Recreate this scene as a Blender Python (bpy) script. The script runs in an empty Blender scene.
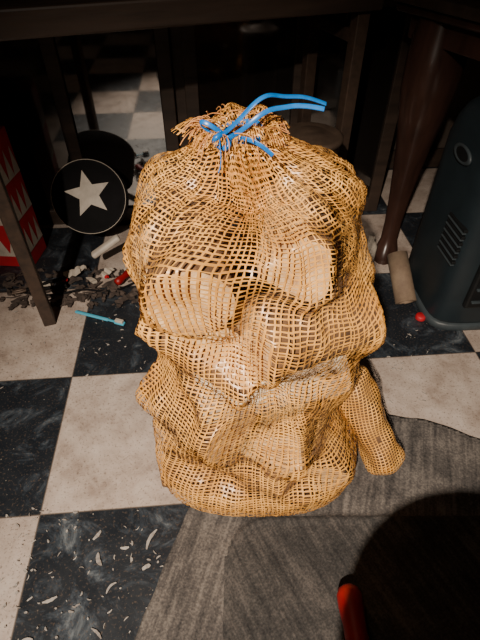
import bpy, bmesh, math, random
import numpy as np
from mathutils import Vector, Matrix, noise
random.seed(7); rng=np.random.RandomState(7)
scene=bpy.context.scene
ROT=math.radians(4.6)

# ---------------------------------------------------------------- materials
def new_mat(name):
    m=bpy.data.materials.new(name); m.use_nodes=True
    nt=m.node_tree; b=nt.nodes['Principled BSDF']
    return m,nt,b
def N(nt,t,**kw):
    n=nt.nodes.new(t)
    for k,v in kw.items():
        if k in n.inputs.keys(): n.inputs[k].default_value=v
        else: setattr(n,k,v)
    return n
def ramp(nt,stops):
    r=nt.nodes.new('ShaderNodeValToRGB')
    e=r.color_ramp.elements
    while len(e)<len(stops): e.new(0.5)
    for i,(p,c) in enumerate(stops):
        e[i].position=p; e[i].color=(c[0],c[1],c[2],1)
    return r
def mat(name,c1,c2=None,scale=20,rough=.6,metal=0,bump=0.0,bscale=None,coat=0,stretch=(1,1,1),spec=.5):
    m,nt,b=new_mat(name)
    if c2 is None: c2=tuple(x*.6 for x in c1)
    tc=N(nt,'ShaderNodeTexCoord'); mp=N(nt,'ShaderNodeMapping'); mp.inputs['Scale'].default_value=stretch
    nt.links.new(tc.outputs['Object'],mp.inputs[0])
    no=N(nt,'ShaderNodeTexNoise',Scale=scale,Detail=6.0,Roughness=.65)
    nt.links.new(mp.outputs[0],no.inputs['Vector'])
    r=ramp(nt,[(.3,c2),(.7,c1)])
    nt.links.new(no.outputs['Fac'],r.inputs[0]); nt.links.new(r.outputs[0],b.inputs['Base Color'])
    b.inputs['Roughness'].default_value=rough; b.inputs['Metallic'].default_value=metal
    b.inputs['Coat Weight'].default_value=coat; b.inputs['Specular IOR Level'].default_value=spec
    if bump:
        n2=N(nt,'ShaderNodeTexNoise',Scale=bscale or scale*3,Detail=5.0)
        nt.links.new(mp.outputs[0],n2.inputs['Vector'])
        bp=N(nt,'ShaderNodeBump',Strength=bump,Distance=.004)
        nt.links.new(n2.outputs['Fac'],bp.inputs['Height']); nt.links.new(bp.outputs[0],b.inputs['Normal'])
    return m

M_net=mat('net_straw',(.93,.48,.125),(.56,.24,.045),scale=18,rough=.38,spec=.7)
M_net2=mat('net_straw_frayed',(.72,.34,.12),(.45,.17,.05),scale=60,rough=.6)
M_bark=mat('log_bark',(.24,.12,.05),(.05,.025,.012),scale=22,rough=.9,bump=.9,bscale=60)
M_wood=mat('log_split_wood',(.78,.52,.26),(.42,.22,.08),scale=26,rough=.8,bump=.6)
M_end=mat('log_cut_end',(.80,.55,.28),(.38,.20,.08),scale=40,rough=.85,bump=.6)
M_birch=mat('log_birch_bark',(.82,.66,.45),(.20,.11,.06),scale=26,rough=.8,bump=.4)
M_blue=mat('blue_strap',(.01,.20,.62),(.0,.10,.36),scale=60,rough=.3)
M_darkwood=mat('dark_wood',(.055,.034,.024),(.022,.014,.010),scale=12,rough=.5,bump=.15,stretch=(.3,3,3))
M_varnish=mat('varnished_wood',(.060,.028,.02),(.024,.012,.009),scale=9,rough=.3,coat=.3,stretch=(3,3,.5))
M_steel=mat('brown_steel',(.075,.045,.03),(.03,.02,.015),scale=40,rough=.5,metal=.2)
M_heater=mat('heater_plastic',(.014,.023,.028),(.009,.015,.019),scale=15,rough=.5)
M_heaterd=mat('heater_dark',(.004,.005,.006),(.002,.002,.002),rough=.6)
M_grey=mat('grey_trim',(.045,.058,.065),(.03,.036,.04),rough=.5)
M_black=mat('black_enamel',(.008,.007,.008),(.004,.004,.004),rough=.8,spec=.15)
M_white=mat('white_paint',(.60,.52,.43),(.40,.34,.28),scale=30,rough=.6)
M_paper=mat('paper_scrap',(.42,.38,.34),(.2,.17,.15),scale=50,rough=.8)
M_red=mat('red_paper',(.50,.015,.025),(.38,.01,.018),rough=.5)
M_redp=mat('red_rubber',(.30,.006,.008),(.2,.004,.005),rough=.45)
M_lblue=mat('light_blue_plastic',(.10,.45,.62),(.06,.32,.46),rough=.35)
M_tan=mat('cardboard',(.24,.17,.11),(.14,.09,.06),scale=30,rough=.8)
M_tin=mat('dull_metal',(.15,.10,.07),(.06,.04,.03),scale=15,rough=.5,metal=.5)
M_chip=mat('wood_chip',(.10,.07,.055),(.02,.014,.012),scale=45,rough=.9)

# ---------------------------------------------------------------- mesh helpers
def link(o,parent=None):
    scene.collection.objects.link(o)
    if parent: o.parent=parent
    return o
def mesh_obj(name,verts,faces,mats,parent=None,smooth=True,fm=None):
    me=bpy.data.meshes.new(name); me.from_pydata([tuple(v) for v in verts],[],[tuple(f) for f in faces])
    for m in (mats if isinstance(mats,(list,tuple)) else [mats]): me.materials.append(m)
    if smooth: me.polygons.foreach_set('use_smooth',[True]*len(me.polygons))
    if fm is not None: me.polygons.foreach_set('material_index',list(fm))
    me.update()
    return link(bpy.data.objects.new(name,me),parent)
def empty(name,loc=(0,0,0),rz=0):
    e=bpy.data.objects.new(name,None); e.location=loc; e.rotation_euler=(0,0,rz); e.empty_display_size=.05
    return link(e)
def box(name,lo,hi,m,parent=None,bev=.003,seg=2,rz=0,rot=None):
    lo=Vector(lo); hi=Vector(hi); c=(lo+hi)/2; s=hi-lo
    bm=bmesh.new(); bmesh.ops.create_cube(bm,size=1)
    for v in bm.verts: v.co=Vector((v.co.x*s.x,v.co.y*s.y,v.co.z*s.z))
    if bev: bmesh.ops.bevel(bm,geom=bm.edges[:],offset=bev,segments=seg,profile=.5,affect='EDGES')
    me=bpy.data.meshes.new(name); bm.to_mesh(me); bm.free(); me.materials.append(m)
    me.polygons.foreach_set('use_smooth',[seg>2]*len(me.polygons))
    o=bpy.data.objects.new(name,me); o.location=c
    if rot: o.rotation_euler=rot
    else: o.rotation_euler=(0,0,rz)
    return link(o,parent)
def lathe(name,prof,m,parent=None,loc=(0,0,0),rot=(0,0,0),n=48,sx=1,sy=1):
    V=[];F=[]
    for (r,z) in prof:
        for i in range(n):
            a=2*math.pi*i/n; V.append((r*math.cos(a)*sx,r*math.sin(a)*sy,z))
    for j in range(len(prof)-1):
        for i in range(n):
            F.append((j*n+i,j*n+(i+1)%n,(j+1)*n+(i+1)%n,(j+1)*n+i))
    o=mesh_obj(name,V,F,m,parent); o.location=loc; o.rotation_euler=rot
    return o
def curve(name,pts,rad,m,parent=None,flat=None,cyc=False,tilt=None):
    cu=bpy.data.curves.new(name,'CURVE'); cu.dimensions='3D'; cu.resolution_u=10
    lists=pts if isinstance(pts[0][0],(tuple,list)) else [pts]
    for P in lists:
        sp=cu.splines.new('NURBS'); sp.points.add(len(P)-1)
        for i,p in enumerate(P): sp.points[i].co=(p[0],p[1],p[2],1)
        sp.order_u=min(4,len(P)); sp.use_endpoint_u=not cyc; sp.use_cyclic_u=cyc
    if flat: cu.extrude=flat; cu.bevel_depth=rad; cu.bevel_resolution=1
    else: cu.bevel_depth=rad; cu.bevel_resolution=3; cu.use_fill_caps=True
    cu.materials.append(m)
    return link(bpy.data.objects.new(name,cu),parent)

# ---------------------------------------------------------------- floor
def floor_material():
    m,nt,b=new_mat('checker_tiles')
    L=nt.links.new
    tc=N(nt,'ShaderNodeTexCoord')
    T=.308
    sep=N(nt,'ShaderNodeSeparateXYZ'); L(tc.outputs['Object'],sep.inputs[0])
    def mth(op,a,bv=None):
        n=nt.nodes.new('ShaderNodeMath'); n.operation=op
        for i,x in enumerate((a,bv)):
            if x is None: continue
            if isinstance(x,(int,float)): n.inputs[i].default_value=x
            else: L(x,n.inputs[i])
        return n.outputs[0]
    u=mth('DIVIDE',sep.outputs[0],T); v=mth('DIVIDE',sep.outputs[1],T)
    fu=mth('FLOOR',u); fv=mth('FLOOR',v)
    s=mth('ADD',fu,fv); par=mth('FLOORED_MODULO',s,2.0)
    eu=mth('ABSOLUTE',mth('SUBTRACT',mth('FRACT',u),.5)); ev=mth('ABSOLUTE',mth('SUBTRACT',mth('FRACT',v),.5))
    edge=mth('GREATER_THAN',mth('MAXIMUM',eu,ev),.4955)
    n1=N(nt,'ShaderNodeTexNoise',Scale=14.0,Detail=8.0,Roughness=.7); L(tc.outputs['Object'],n1.inputs['Vector'])
    n2=N(nt,'ShaderNodeTexNoise',Scale=220.0,Detail=3.0,Roughness=.6); L(tc.outputs['Object'],n2.inputs['Vector'])
    n3=N(nt,'ShaderNodeTexNoise',Scale=9.0,Detail=9.0,Roughness=.75,Distortion=1.5); L(tc.outputs['Object'],n3.inputs['Vector'])
    rw=ramp(nt,[(.30,(.24,.175,.14)),(.5,(.43,.345,.29)),(.72,(.56,.47,.41))]); L(n1.outputs[0],rw.inputs[0])
    rb=ramp(nt,[(.0,(.006,.008,.011)),(.50,(.010,.013,.018)),(.58,(.035,.044,.055)),(.68,(.15,.165,.175))]); L(n3.outputs[0],rb.inputs[0])
    mix=N(nt,'ShaderNodeMix',data_type='RGBA'); L(par,mix.inputs[0]); L(rb.outputs[0],mix.inputs[6]); L(rw.outputs[0],mix.inputs[7])
    rs=ramp(nt,[(.34,(1,1,1)),(.43,(0,0,0))]); L(n2.outputs[0],rs.inputs[0])
    m2=N(nt,'ShaderNodeMix',data_type='RGBA'); L(mth('MULTIPLY',rs.outputs[0],.6),m2.inputs[0]); L(mix.outputs[2],m2.inputs[6]); m2.inputs[7].default_value=(.10,.07,.05,1)
    vo=N(nt,'ShaderNodeTexVoronoi',Scale=75.0); L(tc.outputs['Object'],vo.inputs['Vector'])
    rv=ramp(nt,[(.05,(1,1,1)),(.10,(0,0,0))]); L(vo.outputs['Distance'],rv.inputs[0])
    m3=N(nt,'ShaderNodeMix',data_type='RGBA'); L(mth('MULTIPLY',rv.outputs[0],mth('GREATER_THAN',n1.outputs[0],.50)),m3.inputs[0]); L(m2.outputs[2],m3.inputs[6]); m3.inputs[7].default_value=(.30,.27,.22,1)
    m4=N(nt,'ShaderNodeMix',data_type='RGBA'); L(mth('MULTIPLY',edge,.7),m4.inputs[0]); L(m3.outputs[2],m4.inputs[6]); m4.inputs[7].default_value=(.07,.055,.045,1)
    L(m4.outputs[2],b.inputs['Base Color'])
    rr=ramp(nt,[(.3,(.36,.36,.36)),(.7,(.65,.65,.65))]); L(n1.outputs[0],rr.inputs[0]); L(rr.outputs[0],b.inputs['Roughness'])
    bp=N(nt,'ShaderNodeBump',Strength=.25,Distance=.002); L(n1.outputs[0],bp.inputs['Height']); L(bp.outputs[0],b.inputs['Normal'])
    return m
fl=mesh_obj('floor',[(-2,-3,0),(3,-3,0),(3,1.2,0),(-2,1.2,0),(-2,-3,-.05),(3,-3,-.05),(3,1.2,-.05),(-2,1.2,-.05)],
   [(0,1,2,3),(7,6,5,4),(0,4,5,1),(1,5,6,2),(2,6,7,3),(3,7,4,0)],floor_material(),smooth=False)
fl.location=(-.372,.652,0); fl.rotation_euler=(0,0,ROT)

# ---------------------------------------------------------------- room shell
M_wall=mat('wall_plaster',(.11,.082,.063),(.07,.05,.04),scale=5,rough=.9,bump=.2)
M_ceil=mat('ceiling_paint',(.30,.27,.23),(.25,.22,.19),scale=5,rough=.9)
def wall(name,a,b_,h0=0,h1=2.3,th=.06):
    a=Vector((a[0],a[1],0)); b_=Vector((b_[0],b_[1],0)); d=(b_-a); L=d.length; c=(a+b_)/2
    o=box(name,(-L/2,-th/2,h0),(L/2,th/2,h1),M_wall,bev=0)
    o.location=(c.x,c.y,(h0+h1)/2); o.rotation_euler=(0,0,math.atan2(d.y,d.x)); return o
def RW(u,v):
    c,s=math.cos(ROT),math.sin(ROT); return (-.372+c*u-s*v,.652+s*u+c*v)
wall('wall_back',RW(-1.35,.98),RW(2.05,.98))
wall('wall_left',RW(-1.35,.98),RW(-1.35,-2.4))
wall('wall_right',RW(2.05,.98),RW(2.05,-2.4))
wall('wall_front',RW(-1.35,-2.4),RW(2.05,-2.4))
ce=box('ceiling',(-1.75,-1.75,2.3),(1.75,1.75,2.36),M_ceil,bev=0); cx_,cy_=RW(.35,-.71); ce.location=(cx_,cy_,2.33); ce.rotation_euler=(0,0,ROT)
bb=box('baseboard_back',(-1.69,-.008,0),(1.69,.008,.07),M_darkwood,bev=.002); p=RW(.35,.94); bb.location=(p[0],p[1],.035); bb.rotation_euler=(0,0,ROT)

# ---------------------------------------------------------------- rug
outl=[(-.20,.02),(-.147,.175),(-.115,.28),(-.084,.371),(-.05,.46),(.03,.545),(.16,.575),(.25,.565),(.318,.546),(.386,.535),(.472,.493),(.60,.45),(.75,.40),(.80,.10),(.78,-.35),(.3,-.42),(-.18,-.38)]
def smooth_poly(P,k=8):
    out=[];n=len(P)
    for i in range(n):
        p0,p1,p2,p3=[Vector(P[(i+j-1)%n]) for j in range(4)]
        for t in range(k):
            t/=k
            out.append(.5*((2*p1)+(-p0+p2)*t+(2*p0-5*p1+4*p2-p3)*t*t+(-p0+3*p1-3*p2+p3)*t**3))
    return out
SP=smooth_poly(outl,6)
SP=[p+Vector((noise.noise(Vector((p.x*25,p.y*25,5))),noise.noise(Vector((p.x*25,p.y*25,9)))))*.004 for p in SP]
def inside(x,y,P):
    c=False;j=len(P)-1
    for i in range(len(P)):
        if (P[i][1]>y)!=(P[j][1]>y) and x<(P[j][0]-P[i][0])*(y-P[i][1])/(P[j][1]-P[i][1])+P[i][0]: c=not c
        j=i
    return c
def rug_material(name,stops,rot):
    m,nt,b=new_mat(name); L=nt.links.new
    tc=N(nt,'ShaderNodeTexCoord'); mp=N(nt,'ShaderNodeMapping'); mp.inputs['Rotation'].default_value=(0,0,rot); L(tc.outputs['Object'],mp.inputs[0])
    n1=N(nt,'ShaderNodeTexNoise',Scale=11.0,Detail=9.0,Roughness=.75); L(mp.outputs[0],n1.inputs['Vector'])
    mp2=N(nt,'ShaderNodeMapping'); mp2.inputs['Scale'].default_value=(120,8,1); L(mp.outputs[0],mp2.inputs[0])
    n2=N(nt,'ShaderNodeTexNoise',Scale=1.0,Detail=3.0); L(mp2.outputs[0],n2.inputs['Vector'])
    n3=N(nt,'ShaderNodeTexNoise',Scale=300.0,Detail=2.0); L(mp.outputs[0],n3.inputs['Vector'])
    r=ramp(nt,stops)
    mx=N(nt,'ShaderNodeMath',operation='MULTIPLY_ADD'); L(n2.outputs[0],mx.inputs[0]); mx.inputs[1].default_value=.28
    s=N(nt,'ShaderNodeMath',operation='MULTIPLY_ADD'); L(n1.outputs[0],s.inputs[0]); s.inputs[1].default_value=.47
    s3=N(nt,'ShaderNodeMath',operation='MULTIPLY'); L(n3.outputs[0],s3.inputs[0]); s3.inputs[1].default_value=.25
    L(s3.outputs[0],s.inputs[2]); L(s.outputs[0],mx.inputs[2])
    L(mx.outputs[0],r.inputs[0]); L(r.outputs[0],b.inputs['Base Color']); b.inputs['Roughness'].default_value=.95
    w=N(nt,'ShaderNodeBump',Strength=.8,Distance=.004); L(mx.outputs[0],w.inputs['Height']); L(w.outputs[0],b.inputs['Normal'])
    return m
M_rug=rug_material('rug_cloth',[(.40,(.026,.023,.022)),(.50,(.078,.067,.060)),(.60,(.17,.145,.125))],.30)
M_rug2=rug_material('rug_cloth_upper',[(.40,(.012,.011,.011)),(.50,(.038,.034,.031)),(.60,(.090,.077,.068))],-.5)
def rdist(x,y):
    dx=abs(x-.376)-(.40-.08); dy=abs(y+.055)-(.395-.08)
    return math.hypot(max(dx,0),max(dy,0))+min(max(dx,dy),0)-.08
def rug_h(x,y):
    w=noise.noise(Vector((x*5,y*5,1)))*.0022+noise.noise(Vector((x*14,y*14,3)))*.0010
    d=rdist(x,y)+.004*noise.noise(Vector((x*15,y*15,2)))
    step=.0045/(1+math.exp(min(50,max(-50,d/.0015))))
    ridge=.003*math.exp(-((d+.007)/.004)**2)
    wr=.004*max(0,noise.noise(Vector((x*9+y*5,y*4,7))))
    return .0055+w*.7+step+ridge+(wr if d<-.01 else 0)
bm=bmesh.new()
top=[bm.verts.new((p.x,p.y,rug_h(p.x,p.y)-.0008)) for p in SP]
bot=[bm.verts.new((p.x,p.y,.0008)) for p in SP]
g=.005
xs=np.arange(-.26,.86,g); ys=np.arange(-.48,.62,g)
idx={}
for i,x in enumerate(xs):
    for j,y in enumerate(ys):
        if inside(x,y,SP): idx[(i,j)]=bm.verts.new((x,y,rug_h(x,y)))
for (i,j) in idx:
    q=[(i,j),(i+1,j),(i+1,j+1),(i,j+1)]
    if all(k in idx for k in q):
        f=bm.faces.new([idx[k] for k in q])
        f.material_index=1 if rdist(xs[i]+g/2,ys[j]+g/2)<0 else 0
for k in range(len(top)):
    a,b2=top[k],top[(k+1)%len(top)]
    bm.faces.new([bot[k],bot[(k+1)%len(bot)],b2,a])
inn=[]
for k,p in enumerate(SP):
    t=(SP[(k+1)%len(SP)]-SP[k-1]).normalized(); nrm=Vector((-t.y,t.x))
    q=p+nrm*.012
    if not inside(q.x,q.y,SP): q=p-nrm*.012
    inn.append(bm.verts.new((q.x,q.y,rug_h(q.x,q.y)+.0003)))
for k in range(len(top)):
    bm.faces.new([top[k],top[(k+1)%len(top)],inn[(k+1)%len(top)],inn[k]])
bmesh.ops.recalc_face_normals(bm,faces=bm.faces[:])
me=bpy.data.meshes.new('floor_rug'); bm.to_mesh(me); bm.free(); me.materials.append(M_rug); me.materials.append(M_rug2)
me.polygons.foreach_set('use_smooth',[True]*len(me.polygons))
link(bpy.data.objects.new('floor_rug',me))

# ---------------------------------------------------------------- firewood sack
sack=empty('firewood_sack',(0,0,0))
logs=[ # p0,p1,r,kind(0 round bark,1 split,2 birch)
 ((-.052,.382,.482),(-.065,.57,.49),.051,0),
 ((.060,.392,.510),(.08,.56,.50),.045,1),
 ((.040,.390,.402),(.120,.43,.395),.055,0),
 ((-.085,.43,.385),(.0,.387,.345),.048,1),
 ((-.03,.402,.278),(.115,.430,.300),.050,2),
 ((-.095,.450,.225),(-.03,.380,.225),.052,0),
 ((.07,.380,.190),(.10,.47,.17),.050,1),
 ((-.105,.45,.135),(.05,.388,.085),.050,1),
 ((-.11,.405,.050),(.10,.378,.048),.036,0),
 ((.14,.40,.070),(.15,.55,.07),.047,0),
 ((-.12,.54,.06),(.08,.56,.062),.052,0),
 ((-.09,.55,.17),(.10,.56,.16),.055,0),
 ((.08,.57,.27),(-.08,.56,.28),.050,0),
 ((-.09,.50,.30),(-.08,.57,.32),.045,0),
 ((-.11,.52,.42),(-.08,.57,.38),.042,0),
 ((.09,.52,.45),(.08,.56,.38),.040,1),
]
LG=[]
for i,(p0,p1,r,kind) in enumerate(logs):
    p0=Vector(p0);p1=Vector(p1); ax=(p1-p0).normalized()
    up=Vector((0,0,1)) if abs(ax.z)<.8 else Vector((1,0,0))
    e1=ax.cross(up).normalized(); e2=ax.cross(e1)
    a=p0-ax*r*.55; b_=p1+ax*r*.55
    pl=[]
    if kind==1:
        ph=random.uniform(0,6.28)
        pl=[(ph,.60),(ph+2.0,.62),(ph+4.2,.80)]
    LG.append(dict(a=a,b=b_,ax=ax,e1=e1,e2=e2,r=r,kind=kind,pl=pl))
def make_log(i,g):
    n=36;k=16;V=[];F=[];fm=[]
    L=(g['b']-g['a']).length; r=g['r']
    for j in range(k+1):
        t=j/k; c=g['a']+g['ax']*L*t
        for s in range(n):
            a=2*math.pi*s/n; rr=r
            for (ph,h) in g['pl']:
                ca=math.cos(a-ph)
                if ca>.05: rr=min(rr,r*h/ca)
            if j in (0,k): rr*=.95
            d=g['e1']*math.cos(a)+g['e2']*math.sin(a); q=c+d*rr
            rr*=.96-.05*abs(noise.noise(q*22+Vector((i,0,0))))-.035*abs(noise.noise(q*80))
            V.append(c+d*rr)
    for j in range(k):
        for s in range(n):
            F.append((j*n+s,j*n+(s+1)%n,(j+1)*n+(s+1)%n,(j+1)*n+s))
            a=2*math.pi*(s+.5)/n
            flat=any(math.cos(a-ph)>0 and h/max(.05,math.cos(a-ph))<1 for ph,h in g['pl'])
            fm.append(1 if flat else (2 if g['kind']==2 else 0))
    F.append(tuple(range(n-1,-1,-1))); fm.append(3)
    F.append(tuple(k*n+s for s in range(n))); fm.append(3)
    return mesh_obj('log_%d'%(i+1),V,F,[M_bark,M_wood,M_birch,M_end],sack,smooth=False,fm=fm)
for i,g_ in enumerate(LG): make_log(i,g_)

def sdf(P):
    D=np.full(P.shape[:-1],9.)
    for g in LG:
        a=np.array(g['a']);ax=np.array(g['ax']);e1=np.array(g['e1']);e2=np.array(g['e2'])
        L=(g['b']-g['a']).length
        q=P-a; t=q@ax; x=q@e1; y=q@e2
        rad=np.sqrt(x*x+y*y)
        dr=rad-g['r']
        for (ph,h) in g['pl']: dr=np.maximum(dr,x*math.cos(ph)+y*math.sin(ph)-g['r']*h)
        da=np.abs(t-L/2)-L/2
        d=np.minimum(np.maximum(dr,da),0)+np.hypot(np.maximum(dr,0),np.maximum(da,0))
        D=np.minimum(D,d)
    return D
prof=np.array([
(.016,.08,.08,.06,.04),
(.012,.168,.176,.140,.11),
(.022,.178,.188,.158,.13),
(.08,.182,.190,.164,.145),
(.13,.180,.162,.160,.15),
(.18,.176,.144,.152,.15),
(.235,.160,.156,.150,.15),
(.28,.148,.166,.15,.15),
(.34,.154,.166,.145,.15),
(.40,.168,.156,.14,.145),
(.46,.174,.144,.135,.14),
(.51,.168,.136,.13,.13),
(.55,.152,.132,.120,.115),
(.578,.125,.120,.094,.09),
(.594,.080,.090,.068,.06),
(.603,.040,.044,.038,.034),
(.610,.021,.021,.020,.019),
(.617,.025,.024,.023,.024),
(.624,.036,.030,.028,.030),
(.625,.047,.036,.034,.036),
(.614,.060,.042,.040,.042)])
mr=prof[:,1:].mean(1); sl=np.concatenate([[0],np.cumsum(np.hypot(np.diff(prof[:,0]),np.diff(mr)))])
S_tot=sl[-1]; S_neck=sl[16]
def netgrid(nu,nv,fu,fv):
    u=[];v=[]
    for i in range(nu): u+= [i/nu,(i+fu)/nu]
    for j in range(nv): v+= [j/nv,(j+fv)/nv]
    v.append(1.0)
    return np.array(u),np.array(v)
def build_net(nu=144,nv=160,fu=.25,fv=.28):
    u,v=netgrid(nu,nv,fu,fv)
    U,Vv=np.meshgrid(u,v)
    a=2*np.pi*U
    Uw=U+ (0.35*np.sin(3*a+9*Vv*6.28*.3)+.25*np.sin(5*a+21*Vv)+.2*np.sin(2*a-13*Vv))/nu*2.6
    Vw=Vv+(np.sin(4*a+5*Vv)+.6*np.sin(7*a-11*Vv)+.5*np.sin(13*a+17*Vv))/nv*1.4*np.sin(np.pi*Vv)
    jc=np.repeat(rng.normal(0,.16,nu),2)/nu; Uw=Uw+jc[None,:]
    jr=np.append(np.repeat(rng.normal(0,.16,nv),2),0)/nv; Vw=np.clip(Vw+jr[:,None],0,1)
    s=Vw*S_tot
    cols=[]
    for k in range(5):
        acc=0
        for o in (-.014,-.007,0,.007,.014): acc=acc+np.interp(s+o*(s>.19)*(s<S_neck-.015),sl,prof[:,k])
        cols.append(acc/5)
    z,Lr,Rr,Fr,Br=cols
    A=2*np.pi*Uw+ .25*Vw
    c=np.cos(A);sn=np.sin(A)
    wx=.5+.5*np.tanh(c*4); rx=Rr*wx+Lr*(1-wx); wy=.5+.5*np.tanh(sn*4); ry=Br*wy+Fr*(1-wy)
    p=2.25+.5*np.clip((.16-z)/.1,0,1)
    r=1/((np.abs(c)/rx)**p+(np.abs(sn)/ry)**p)**(1/p)
    ds=S_neck-s
    gath=np.exp(-np.clip(ds,0,9)/.06)*(ds>-.005)
    r=r*(1+gath*(.10*np.sin(17*A+2*np.sin(3*A))+.07*np.sin(29*A+1.3)))
    up=np.clip(-ds/.04,0,1)*(ds<0)
    ruf=np.sin(5*A+1.5*np.sin(2*A))*.6+np.sin(11*A+.7)*.4
    r=r*(1+up*.28*ruf); z=z+up*.006*np.cos(6*A+1.1)-up*.014*np.maximum(0,-c)
    k_=np.clip((s-S_neck+.14)/.12,0,1)
    cx=.025-.024*k_; cy=.49-.012*k_
    P=np.stack([cx+r*c,cy+r*sn,z],-1)
    zc=np.clip(z,.08,.47)
    n=P-np.stack([np.full_like(z,.025),np.full_like(z,.49),zc],-1); n/=np.linalg.norm(n,axis=-1,keepdims=True)
    fade=np.clip((ds-.02)/.05,0,1)*np.clip((s-.125)/.05,0,1)
    side=1-.60*np.clip(np.abs(c)-.3,0,1)/.7
    side=side*np.clip(.45+z/.15,0,1)
    def sm(f,it):
        for _ in range(it):
            f=.5*f+.25*(np.roll(f,1,1)+np.roll(f,-1,1))
            g=np.vstack([f[:1],f,f[-1:]]); f=.5*f+.25*(g[:-2]+g[2:])
        return f
    D=sdf(P)
    disp=np.where(D<.004,.004-D,-np.minimum(D-.004,.065)*.98*side)*fade
    disp=sm(disp,6)
    for _ in range(4):
        D=sdf(P+n*disp[...,None])
        disp=disp+np.where(D<.003,.003-D,0)*fade
        disp=sm(disp,2)
    D=sdf(P+n*disp[...,None]); disp=disp+np.where(D<.002,.002-D,0)*fade
    # wrinkles: only lift away from the wood
    w=.0045*np.sin(6*A+38*z)*np.sin(4*A-20*z+1)+.0034*np.sin(9*A-45*z+1.5*np.sin(3*A))+.0024*np.sin(17*A+60*z+2*np.sin(5*A))
    disp=disp+np.maximum(w,-.0015)*fade
    P=P+n*disp[...,None]
    P+=rng.normal(0,.0003,P.shape)
    nr,nc=P.shape[:2]
    V=P.reshape(-1,3); V[:,2]=np.maximum(V[:,2],.0125)
    F=[]
    for j in range(nr-1):
        for i in range(nc):
            if (i%2==1) and (j%2==1): continue
            if j>nr-8 and i%2==1 and rng.rand()<.35: continue
            i2=(i+1)%nc
            F.append((j*nc+i,j*nc+i2,(j+1)*nc+i2,(j+1)*nc+i))
    return V,F
V,F=build_net()
mesh_obj('net',V,F,M_net,sack)

# net pocket with a log at the lower right
pa,pb,pr=Vector((.258,.440,.040)),Vector((.200,.510,.155)),.034
axp=(pb-pa).normalized(); e1=axp.cross(Vector((0,1,0))).normalized(); e2=axp.cross(e1)
make_log(20,dict(a=pa-axp*.012,b=pb+axp*.02,ax=axp,e1=e1,e2=e2,r=.030,kind=0,pl=[]))
nu,nv=34,40; u,v=netgrid(nu,nv,.28,.27); V=[];F=[]
L=(pb-pa).length; tot=L+2*pr
for vv in v:
    d=vv*tot-pr
    for uu in u:
        a=2*math.pi*uu+.6*vv+.1*math.sin(9*vv)
        if d<0: rr=math.sqrt(max(0,1-(d/pr)**4))
        elif d>L: rr=math.sqrt(max(0,1-((d-L)/pr)**4))
        else: rr=1
        rr=pr*(rr+(.08*math.sin(4*a+vv*9)+.05*math.sin(3*a-vv*20)+.06*math.sin(vv*11+1))*rr)
        q=pa+axp*d+(e1*math.cos(a)+e2*math.sin(a))*rr; q.z=max(q.z,.0125); V.append(q)
nc=len(u)
for j in range(len(v)-1):
    for i in range(nc):
        if i%2 and j%2: continue
        F.append((j*nc+i,j*nc+(i+1)%nc,(j+1)*nc+(i+1)%nc,(j+1)*nc+i))
mesh_obj('net_pocket',V,F,M_net,sack)

# frayed fibres at the collar
fib=[]
for _ in range(80):
    a=random.uniform(0,2*math.pi); r0=random.uniform(.02,.038); r1=r0+random.uniform(.006,.018)
    if math.cos(a)<0: r1+=.014; r0+=.008
    z0=.617+random.uniform(0,.006); a2=a+random.uniform(-.5,.5)
    c=(.001,.478)
    fib.append([(c[0]+r0*math.cos(a),c[1]+r0*math.sin(a)*.85,z0),(c[0]+(r0+r1)/2*math.cos(a2),c[1]+(r0+r1)/2*math.sin(a2)*.85,z0+random.uniform(-.002,.006)),(c[0]+r1*math.cos(a2),c[1]+r1*math.sin(a2)*.85,z0+random.uniform(-.022,.002))])
curve('frayed_fibres',fib,.0005,M_net2,sack)

# blue drawstring strap
st=[
 [(-.024,.462,.610),(-.018,.444,.620),(-.004,.441,.632),(.012,.444,.650),(.026,.450,.657),(.040,.457,.651),(.056,.458,.652),(.068,.460,.649),(.082,.460,.644)],
 [(-.014,.450,.614),(.000,.442,.624),(.014,.442,.637),(.028,.448,.644),(.042,.455,.642),(.058,.457,.645),(.080,.455,.641)],
 [(-.012,.453,.614),(-.022,.445,.626),(-.036,.448,.634),(-.041,.452,.628),(-.030,.453,.620),(-.016,.450,.615)],
 [(-.020,.448,.622),(-.020,.437,.612),(-.016,.430,.600),(-.021,.424,.592)],
 [(-.008,.450,.614),(.006,.444,.620),(.018,.440,.616),(.032,.436,.604)],
]
curve('blue_strap',st,.0006,M_blue,sack,flat=.0017)
ring=[(.001+.025*math.cos(t),.478+.025*math.sin(t),.611+.002*math.sin(2*t)) for t in np.linspace(0,2*math.pi,12,endpoint=False)]
curve('strap_ring',ring,.0012,M_blue,sack,flat=.0020,cyc=True)
kn=[(-.018+.008*math.cos(t),.446+.005*math.sin(t*2),.614+.007*math.sin(t)) for t in np.linspace(0,2*math.pi,9,endpoint=False)]
curve('strap_knot',kn,.0028,M_blue,sack,cyc=True)

# ---------------------------------------------------------------- console table
tb=empty('console_table',(-.473,.827,0),math.radians(20))
W,D=.77,.20
box('tabletop',(-.32,-.03,.612),(W+.02,D+.03,.655),M_darkwood,tb,bev=.004)
for k,(x,y) in enumerate([(0,0),(W-.01,0),(W-.01,D),(-.29,D)]):
    box('leg_%d'%(k+1),(x-.014,y-.014,0),(x+.014,y+.014,.613),M_steel,tb,bev=.002)
box('rail_side',(W-.02,.01,.55),(W,D,.575),M_steel,tb,bev=.002)

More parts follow.
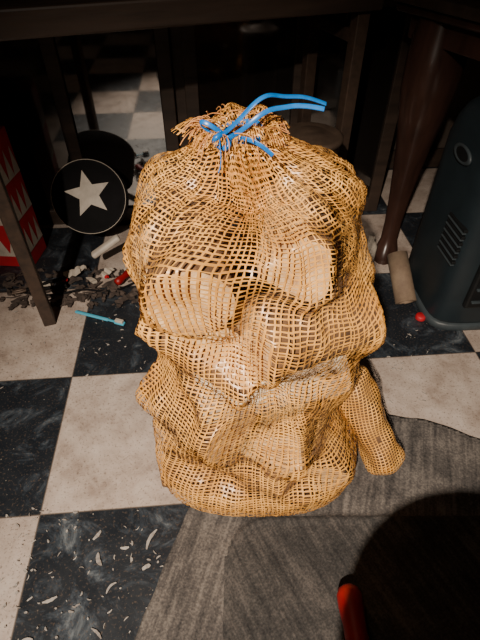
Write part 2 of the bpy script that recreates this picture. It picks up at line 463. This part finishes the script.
# ---------------------------------------------------------------- glass fronted cabinet behind
def glass_mat(name,ior,r1):
    m,nt,b=new_mat(name)
    b.inputs['Base Color'].default_value=(.010,.008,.007,1)
    b.inputs['Specular IOR Level'].default_value=.8; b.inputs['IOR'].default_value=ior
    no=N(nt,'ShaderNodeTexNoise',Scale=6.0,Detail=3.0); r=ramp(nt,[(.3,(.02,.02,.02)),(.8,(r1,r1,r1))])
    nt.links.new(no.outputs[0],r.inputs[0]); nt.links.new(r.outputs[0],b.inputs['Roughness'])
    return m
M_glass=glass_mat('dark_reflective_glass',1.8,.15)
M_mirror=glass_mat('bright_reflective_glass',2.8,.08)
cb=empty('glass_cabinet',(-.473,1.29,0),ROT)
box('carcass',(-.35,.012,.0),(.92,.20,.60),M_darkwood,cb,bev=.003)
for k,(a,b_) in enumerate([(-.33,-.02),(.02,.26),(.36,.62),(.65,.9)]):
    box('glass_%d'%(k+1),(a,.0,.05),(b_,.011,.57),M_mirror if k==1 else M_glass,cb,bev=0)
for k,x in enumerate([-.34,0,.28,.345,.635,.91]):
    box('stile_%d'%(k+1),(x-.018,-.01,.0),(x+.018,.012,.60),M_darkwood,cb,bev=.002)
box('bottom_rail',(-.35,-.009,.0),(.92,.012,.05),M_darkwood,cb,bev=.002)
box('top_rail',(-.35,-.009,.57),(.92,.012,.60),M_darkwood,cb,bev=.002)

# ---------------------------------------------------------------- side table with cabriole leg (right)
d1=Vector((.444,-.896,0)); d2=Vector((.896,.444,0)); ang=math.atan2(d2.y,d2.x)
A=Vector((.31,1.16,0))
stb=empty('side_table',A,ang)
box('top_slab',(0,-.36,.615),(.44,0.0,.635),M_darkwood,stb,bev=.004)
box('top_moulding',(.012,-.348,.597),(.428,-.012,.616),M_varnish,stb,bev=.006,seg=3)
box('apron',(.035,-.32,.55),(.40,-.04,.598),M_varnish,stb,bev=.003)
def cab(name,x,y,sx):
    V=[];F=[];n=28
    prof=[(.60,.052,0),(.56,.058,.0),(.52,.060,-.004),(.46,.058,-.008),(.40,.050,-.007),(.33,.040,.0),(.26,.033,.006),(.18,.026,.010),(.11,.022,.008),(.06,.022,.0),(.035,.030,-.006),(.015,.034,-.010),(.0,.030,-.010)]
    Z=np.linspace(.6,0,50)
    pz=[p[0] for p in prof][::-1]; pr_=[p[1] for p in prof][::-1]; po=[p[2] for p in prof][::-1]
    for z in Z:
        r=np.interp(z,pz,pr_); o=np.interp(z,pz,po)
        for s in range(n):
            a=2*math.pi*s/n; q=1/((abs(math.cos(a))**3+abs(math.sin(a))**3)**(1/3))
            V.append((x+o*sx+r*q*math.cos(a),y+o+r*q*math.sin(a)*.85,z))
    for j in range(len(Z)-1):
        for s in range(n): F.append((j*n+s,(j+1)*n+s,(j+1)*n+(s+1)%n,j*n+(s+1)%n))
    F.append(tuple((len(Z)-1)*n+s for s in range(n)))
    return mesh_obj(name,V,F,M_varnish,stb)
cab('leg_1',.075,-.10,1)
cab('leg_2',.36,-.07,-1)

# ---------------------------------------------------------------- heater
ht=empty('gas_heater',(.465,.79,0),ROT)
def rbox(name,x0,x1,y0,y1,zs,m,parent,pw=6):
    V=[];F=[];n=64
    for (z,ins) in zs:
        for s in range(n):
            a=2*math.pi*s/n; c,q=math.cos(a),math.sin(a)
            k=1/((abs(c)**pw+abs(q)**pw)**(1/pw))
            V.append(((x0+x1)/2+((x1-x0)/2-ins)*k*c,(y0+y1)/2+((y1-y0)/2-ins)*k*q,z))
    for j in range(len(zs)-1):
        for s in range(n): F.append((j*n+s,j*n+(s+1)%n,(j+1)*n+(s+1)%n,(j+1)*n+s))
    F.append(tuple((len(zs)-1)*n+s for s in range(n))); F.append(tuple(range(n-1,-1,-1)))
    return mesh_obj(name,V,F,m,parent)
rbox('body',0,.36,0,.25,[(.02,.004),(.03,0),(.40,.002),(.44,.008),(.465,.018),(.483,.034),(.492,.055),(.495,.075)],M_heater,ht)
rbox('base_trim',-.004,.364,-.004,.254,[(.0,.004),(.004,0),(.018,0),(.022,.004)],M_grey,ht)
lathe('handle_rim',[(.018,0),(.022,.003),(.027,.003),(.030,0),(.027,-.003)],M_grey,ht,loc=(-.001,.125,.392),rot=(0,-math.pi/2,0),sx=.6,sy=1.3)
lathe('handle_recess',[(.0005,.0015),(.021,.0015)],M_heaterd,ht,loc=(-.001,.125,.392),rot=(0,-math.pi/2,0),sx=.6,sy=1.3)
for k in range(6):
    box('vent_%d'%(k+1),(-.003,.02,.19+k*.016),(.006,.095,.1965+k*.016),M_heaterd,ht,bev=.001)
    box('vent_lip_%d'%(k+1),(-.005,.02,.186+k*.016),(.004,.095,.1895+k*.016),M_grey,ht,bev=.001)
box('front_panel',(.05,-.008,.08),(.31,.01,.36),M_heaterd,ht,bev=.006)
for k in range(7): box('grille_%d'%(k+1),(.06,-.014,.10+k*.036),(.30,-.006,.105+k*.036),M_grey,ht,bev=.001)

# ---------------------------------------------------------------- star tin leaning at left
sd=empty('star_tin',(-.415,1.15,.165)); sd.rotation_euler=(math.radians(60),0,math.radians(10))
lathe('drum',[(.001,.0),(.088,.0),(.092,.004),(.098,.004),(.100,.0),(.100,-.09),(.096,-.094),(.001,-.094)],M_black,sd)
lathe('rim',[(.0978,.0045),(.0986,.0058),(.0995,.0045),(.0986,.0035)],M_white,sd)
SV=[]
for k in range(10):
    a=math.pi/2+.12+k*math.pi/5; r=.064 if k%2==0 else .028
    SV.append((r*math.cos(a),r*math.sin(a)+.008,.0022))
SV.append((0,.008,.0030))
mesh_obj('star',SV,[(k,(k+1)%10,10) for k in range(10)],M_white,sd,smooth=False)

# ---------------------------------------------------------------- red/white zigzag gift bag
gb=empty('gift_bag',(-.585,1.05,0),math.radians(-4))
box('bag_body',(-.26,0,.0),(0,.10,.36),M_red,gb,bev=.002)
V=[];F=[]
for row,zc in enumerate((.07,.17,.27)):
    for k in range(5):
        x0=-.258+k*.0515
        b0=len(V); V+= [(x0,-.0012,zc-.025),(x0+.0515,-.0012,zc-.025),(x0+.026,-.0012,zc+.050)]; F.append((b0,b0+1,b0+2))
    b0=len(V); V+=[(-.258,-.0012,zc-.034),(-.002,-.0012,zc-.034),(-.002,-.0012,zc-.025),(-.258,-.0012,zc-.025)]; F.append((b0,b0+1,b0+2,b0+3))
    for k in range(3):
        y0=.002+k*.032; b0=len(V); V+=[(.0012,y0,zc-.025),(.0012,y0+.032,zc-.025),(.0012,y0+.016,zc+.050)]; F.append((b0,b0+1,b0+2))
mesh_obj('zigzag',V,F,M_white,gb,smooth=False)

# ---------------------------------------------------------------- items behind the sack
lathe('stock_pot',[(.0,.0),(.056,.0),(.060,.006),(.060,.425),(.065,.430),(.065,.436),(.058,.440),(.050,.436),(.030,.444),(.0,.446)],M_tin,loc=(.137,.90,0))
lathe('cardboard_roll',[(.018,.0),(.026,.0),(.026,.13),(.018,.13),(.018,.0)],M_tan,loc=(.425,.885,.014),rot=(math.radians(-55),0,math.radians(8)))
lathe('white_bottle',[(.0,0),(.017,0),(.019,.004),(.019,.075),(.012,.088),(.008,.092),(.008,.105),(.0,.105)],M_white,loc=(.355,1.05,0))

# ---------------------------------------------------------------- hatchet with red grip
hh=empty('hatchet',(.161,.226,.033),math.radians(2))
lathe('grip',[(.0,0),(.008,-.001),(.015,-.005),(.0195,-.014),(.0195,-.03),(.0175,-.05),(.017,-.09),(.018,-.13),(.0165,-.17),(.012,-.18)],M_redp,hh,rot=(math.radians(-90),0,0),sx=.95,sy=1.0)
box('shaft',(-.011,-.38,-.008),(.011,-.17,.008),M_darkwood,hh,bev=.004)
box('axe_head',(-.055,-.385,-.010),(.03,-.33,.010),M_tin,hh,bev=.004)

# ---------------------------------------------------------------- litter
def litter(name,groups,thick=.0012):
    V=[];F=[];fm=[];mats=[]
    for mi,(items,m) in enumerate(groups):
        mats.append(m)
        for (x,y,l,w,a,z) in items:
            n=6; b0=len(V); c,s=math.cos(a),math.sin(a); bend=random.uniform(-.35,.35)*l
            for i in range(n+1):
                t=i/n-.5; px=t*l; py=bend*(t*t*4-1)*.5; ww=w*(1-.6*abs(2*t)**2)*random.uniform(.75,1.1)
                zz=z+random.uniform(0,.3)*w
                for sgn in (-1,1):
                    X=px; Y=py+sgn*ww/2
                    for dz in (0,thick): V.append((x+c*X-s*Y,y+s*X+c*Y,zz+dz+ (.15*w if sgn>0 else 0)))
            f0=len(F)
            for i in range(n):
                k=b0+i*4
                F+=[(k+1,k+5,k+7,k+3),(k,k+2,k+6,k+4),(k,k+4,k+5,k+1),(k+2,k+3,k+7,k+6)]
            F+=[(b0,b0+1,b0+3,b0+2),(b0+n*4,b0+n*4+2,b0+n*4+3,b0+n*4+1)]
            fm+=[mi]*(len(F)-f0)
    return mesh_obj(name,V,F,mats,smooth=False,fm=fm)
it=[(-.147,.303,.035,.006,1.2,.001),(-.291,.214,.022,.005,.4,.001),(-.227,.272,.022,.007,2.0,.001),(-.20,.23,.02,.004,.9,.001),
    (-.31,.16,.02,.004,.3,.001),(-.21,.17,.022,.004,2.5,.001),(-.15,.26,.014,.007,.5,.001),(-.24,.31,.018,.006,1.0,.001),(-.19,.29,.014,.005,.1,.001)]
for _ in range(130):
    x=random.uniform(-.42,-.12); y=random.uniform(.12,.36)
    if not inside(x,y,SP): it.append((x,y,random.uniform(.002,.009),random.uniform(.001,.004),random.uniform(0,3),.001))
for _ in range(60):
    it.append((random.uniform(-.6,-.15),random.uniform(.62,.9),random.uniform(.003,.010),random.uniform(.001,.003),random.uniform(0,3),.001))
for _ in range(25):
    it.append((random.uniform(.3,.44),random.uniform(.58,.8),random.uniform(.003,.012),random.uniform(.001,.003),random.uniform(0,3),.001))
k1=[]
for _ in range(190):
    k1.append((random.uniform(-.64,-.2),random.uniform(.88,1.03),random.uniform(.006,.045),random.uniform(.003,.018),random.uniform(0,3),random.uniform(.001,.008)))
k2=[(-.459,1.00,.045,.028,.3,.012),(-.40,.97,.04,.02,2.4,.010),(-.36,1.0,.04,.025,1.0,.014),(-.30,1.02,.04,.02,.4,.012),(-.52,.95,.03,.02,.4,.012),(-.44,1.02,.03,.02,.4,.014)]
k3=[(-.36,.98,.012,.012,.3,.018),(-.47,.97,.014,.01,.3,.016)]
litter('floor_litter',[(it,M_paper),(k1,M_chip),(k2,M_white),(k3,M_red)],.001)
o=box('white_tube',(-.045,-.011,-.008),(.045,.011,.008),M_white,bev=.006,seg=3)
o.location=(-.36,1.03,.085); o.rotation_euler=(0,-.5,.35)
sdv=empty('screwdriver',(-.33,.955,.02),math.radians(60))
lathe('handle',[(0,0),(.009,.002),(.011,.012),(.008,.03),(.011,.05),(.009,.06),(0,.062)],M_redp,sdv,rot=(0,math.radians(90),0),n=16)
lathe('blade',[(.0025,.06),(.0025,.13),(.0035,.135),(.001,.142)],M_tin,sdv,rot=(0,math.radians(90),0),n=12)
pls=empty('pliers',(-.56,.93,.018),math.radians(20))
curve('handles',[[(0,0,0),(.03,.006,0),(.07,.018,0),(.10,.016,0)],[(0,0,0),(.03,-.006,0),(.07,-.018,0),(.10,-.016,0)]],.005,M_black,pls)
curve('jaws',[[(0,0,0),(-.015,.007,0),(-.035,.002,0)],[(0,0,0),(-.015,-.007,0),(-.035,-.002,0)]],.004,M_tin,pls)
curve('power_cable',[(-.62,.95,.006),(-.5,.90,.006),(-.42,.95,.02),(-.36,.92,.006),(-.27,.97,.006),(-.2,1.1,.006)],.003,M_black)
tbh=empty('toothbrush',(-.355,.838,.006),math.radians(-19))
box('handle',(-.065,-.004,-.003),(.03,.004,.003),M_lblue,tbh,bev=.002,seg=3)
box('neck',(.028,-.0025,-.002),(.05,.0025,.002),M_lblue,tbh,bev=.001)
box('head',(.048,-.006,-.003),(.075,.006,.003),M_lblue,tbh,bev=.002,seg=3)
box('bristles',(.051,-.0045,.003),(.072,.0045,.010),M_white,tbh,bev=.001)
lathe('red_bottle_cap',[(.0,0),(.012,0),(.013,.002),(.012,.010),(.010,.012),(.0,.012)],M_red,loc=(.452,.84,0))

# ---------------------------------------------------------------- unseen stool near camera, added to cast the lower right shadow
so=empty('shadow_stool',(.19,-.12,0))
lathe('seat',[(.0,.39),(.17,.39),(.18,.40),(.18,.42),(.17,.43),(.0,.43)],M_darkwood,so)
for k in range(4):
    a=math.pi/4+k*math.pi/2
    curve('leg_%d'%(k+1),[(.10*math.cos(a),.10*math.sin(a),.40),(.12*math.cos(a),.12*math.sin(a),.2),(.14*math.cos(a),.14*math.sin(a),.020)],.012,M_darkwood,so)

# ---------------------------------------------------------------- lights
l=bpy.data.lights.new('spot_lamp','SPOT'); l.energy=290; l.color=(1,.88,.74); l.shadow_soft_size=.02; l.spot_size=math.radians(50); l.spot_blend=1.0
o=bpy.data.objects.new('spot_lamp',l); o.location=(-.35,-.80,1.5); link(o)
tgt=Vector((.0,.38,.20)); o.rotation_euler=(tgt-o.location).to_track_quat('-Z','Y').to_euler()
l=bpy.data.lights.new('ceiling_bulb','POINT'); l.energy=5; l.color=(1,.86,.7); l.shadow_soft_size=.08
o=bpy.data.objects.new('ceiling_bulb',l); o.location=(-.5,-.2,2.0); link(o)
w=bpy.data.worlds.new('w'); scene.world=w; w.use_nodes=True
w.node_tree.nodes['Background'].inputs[0].default_value=(.5,.55,.6,1); w.node_tree.nodes['Background'].inputs[1].default_value=.05

# ---------------------------------------------------------------- camera
cd=bpy.data.cameras.new('cam'); cam=bpy.data.objects.new('cam',cd); link(cam)
cam.location=(0,0,.8); cam.rotation_euler=(math.radians(46.2),0,0)
cd.sensor_fit='VERTICAL'; cd.sensor_height=36; cd.lens=36*462/640; cd.clip_start=.01
scene.camera=cam
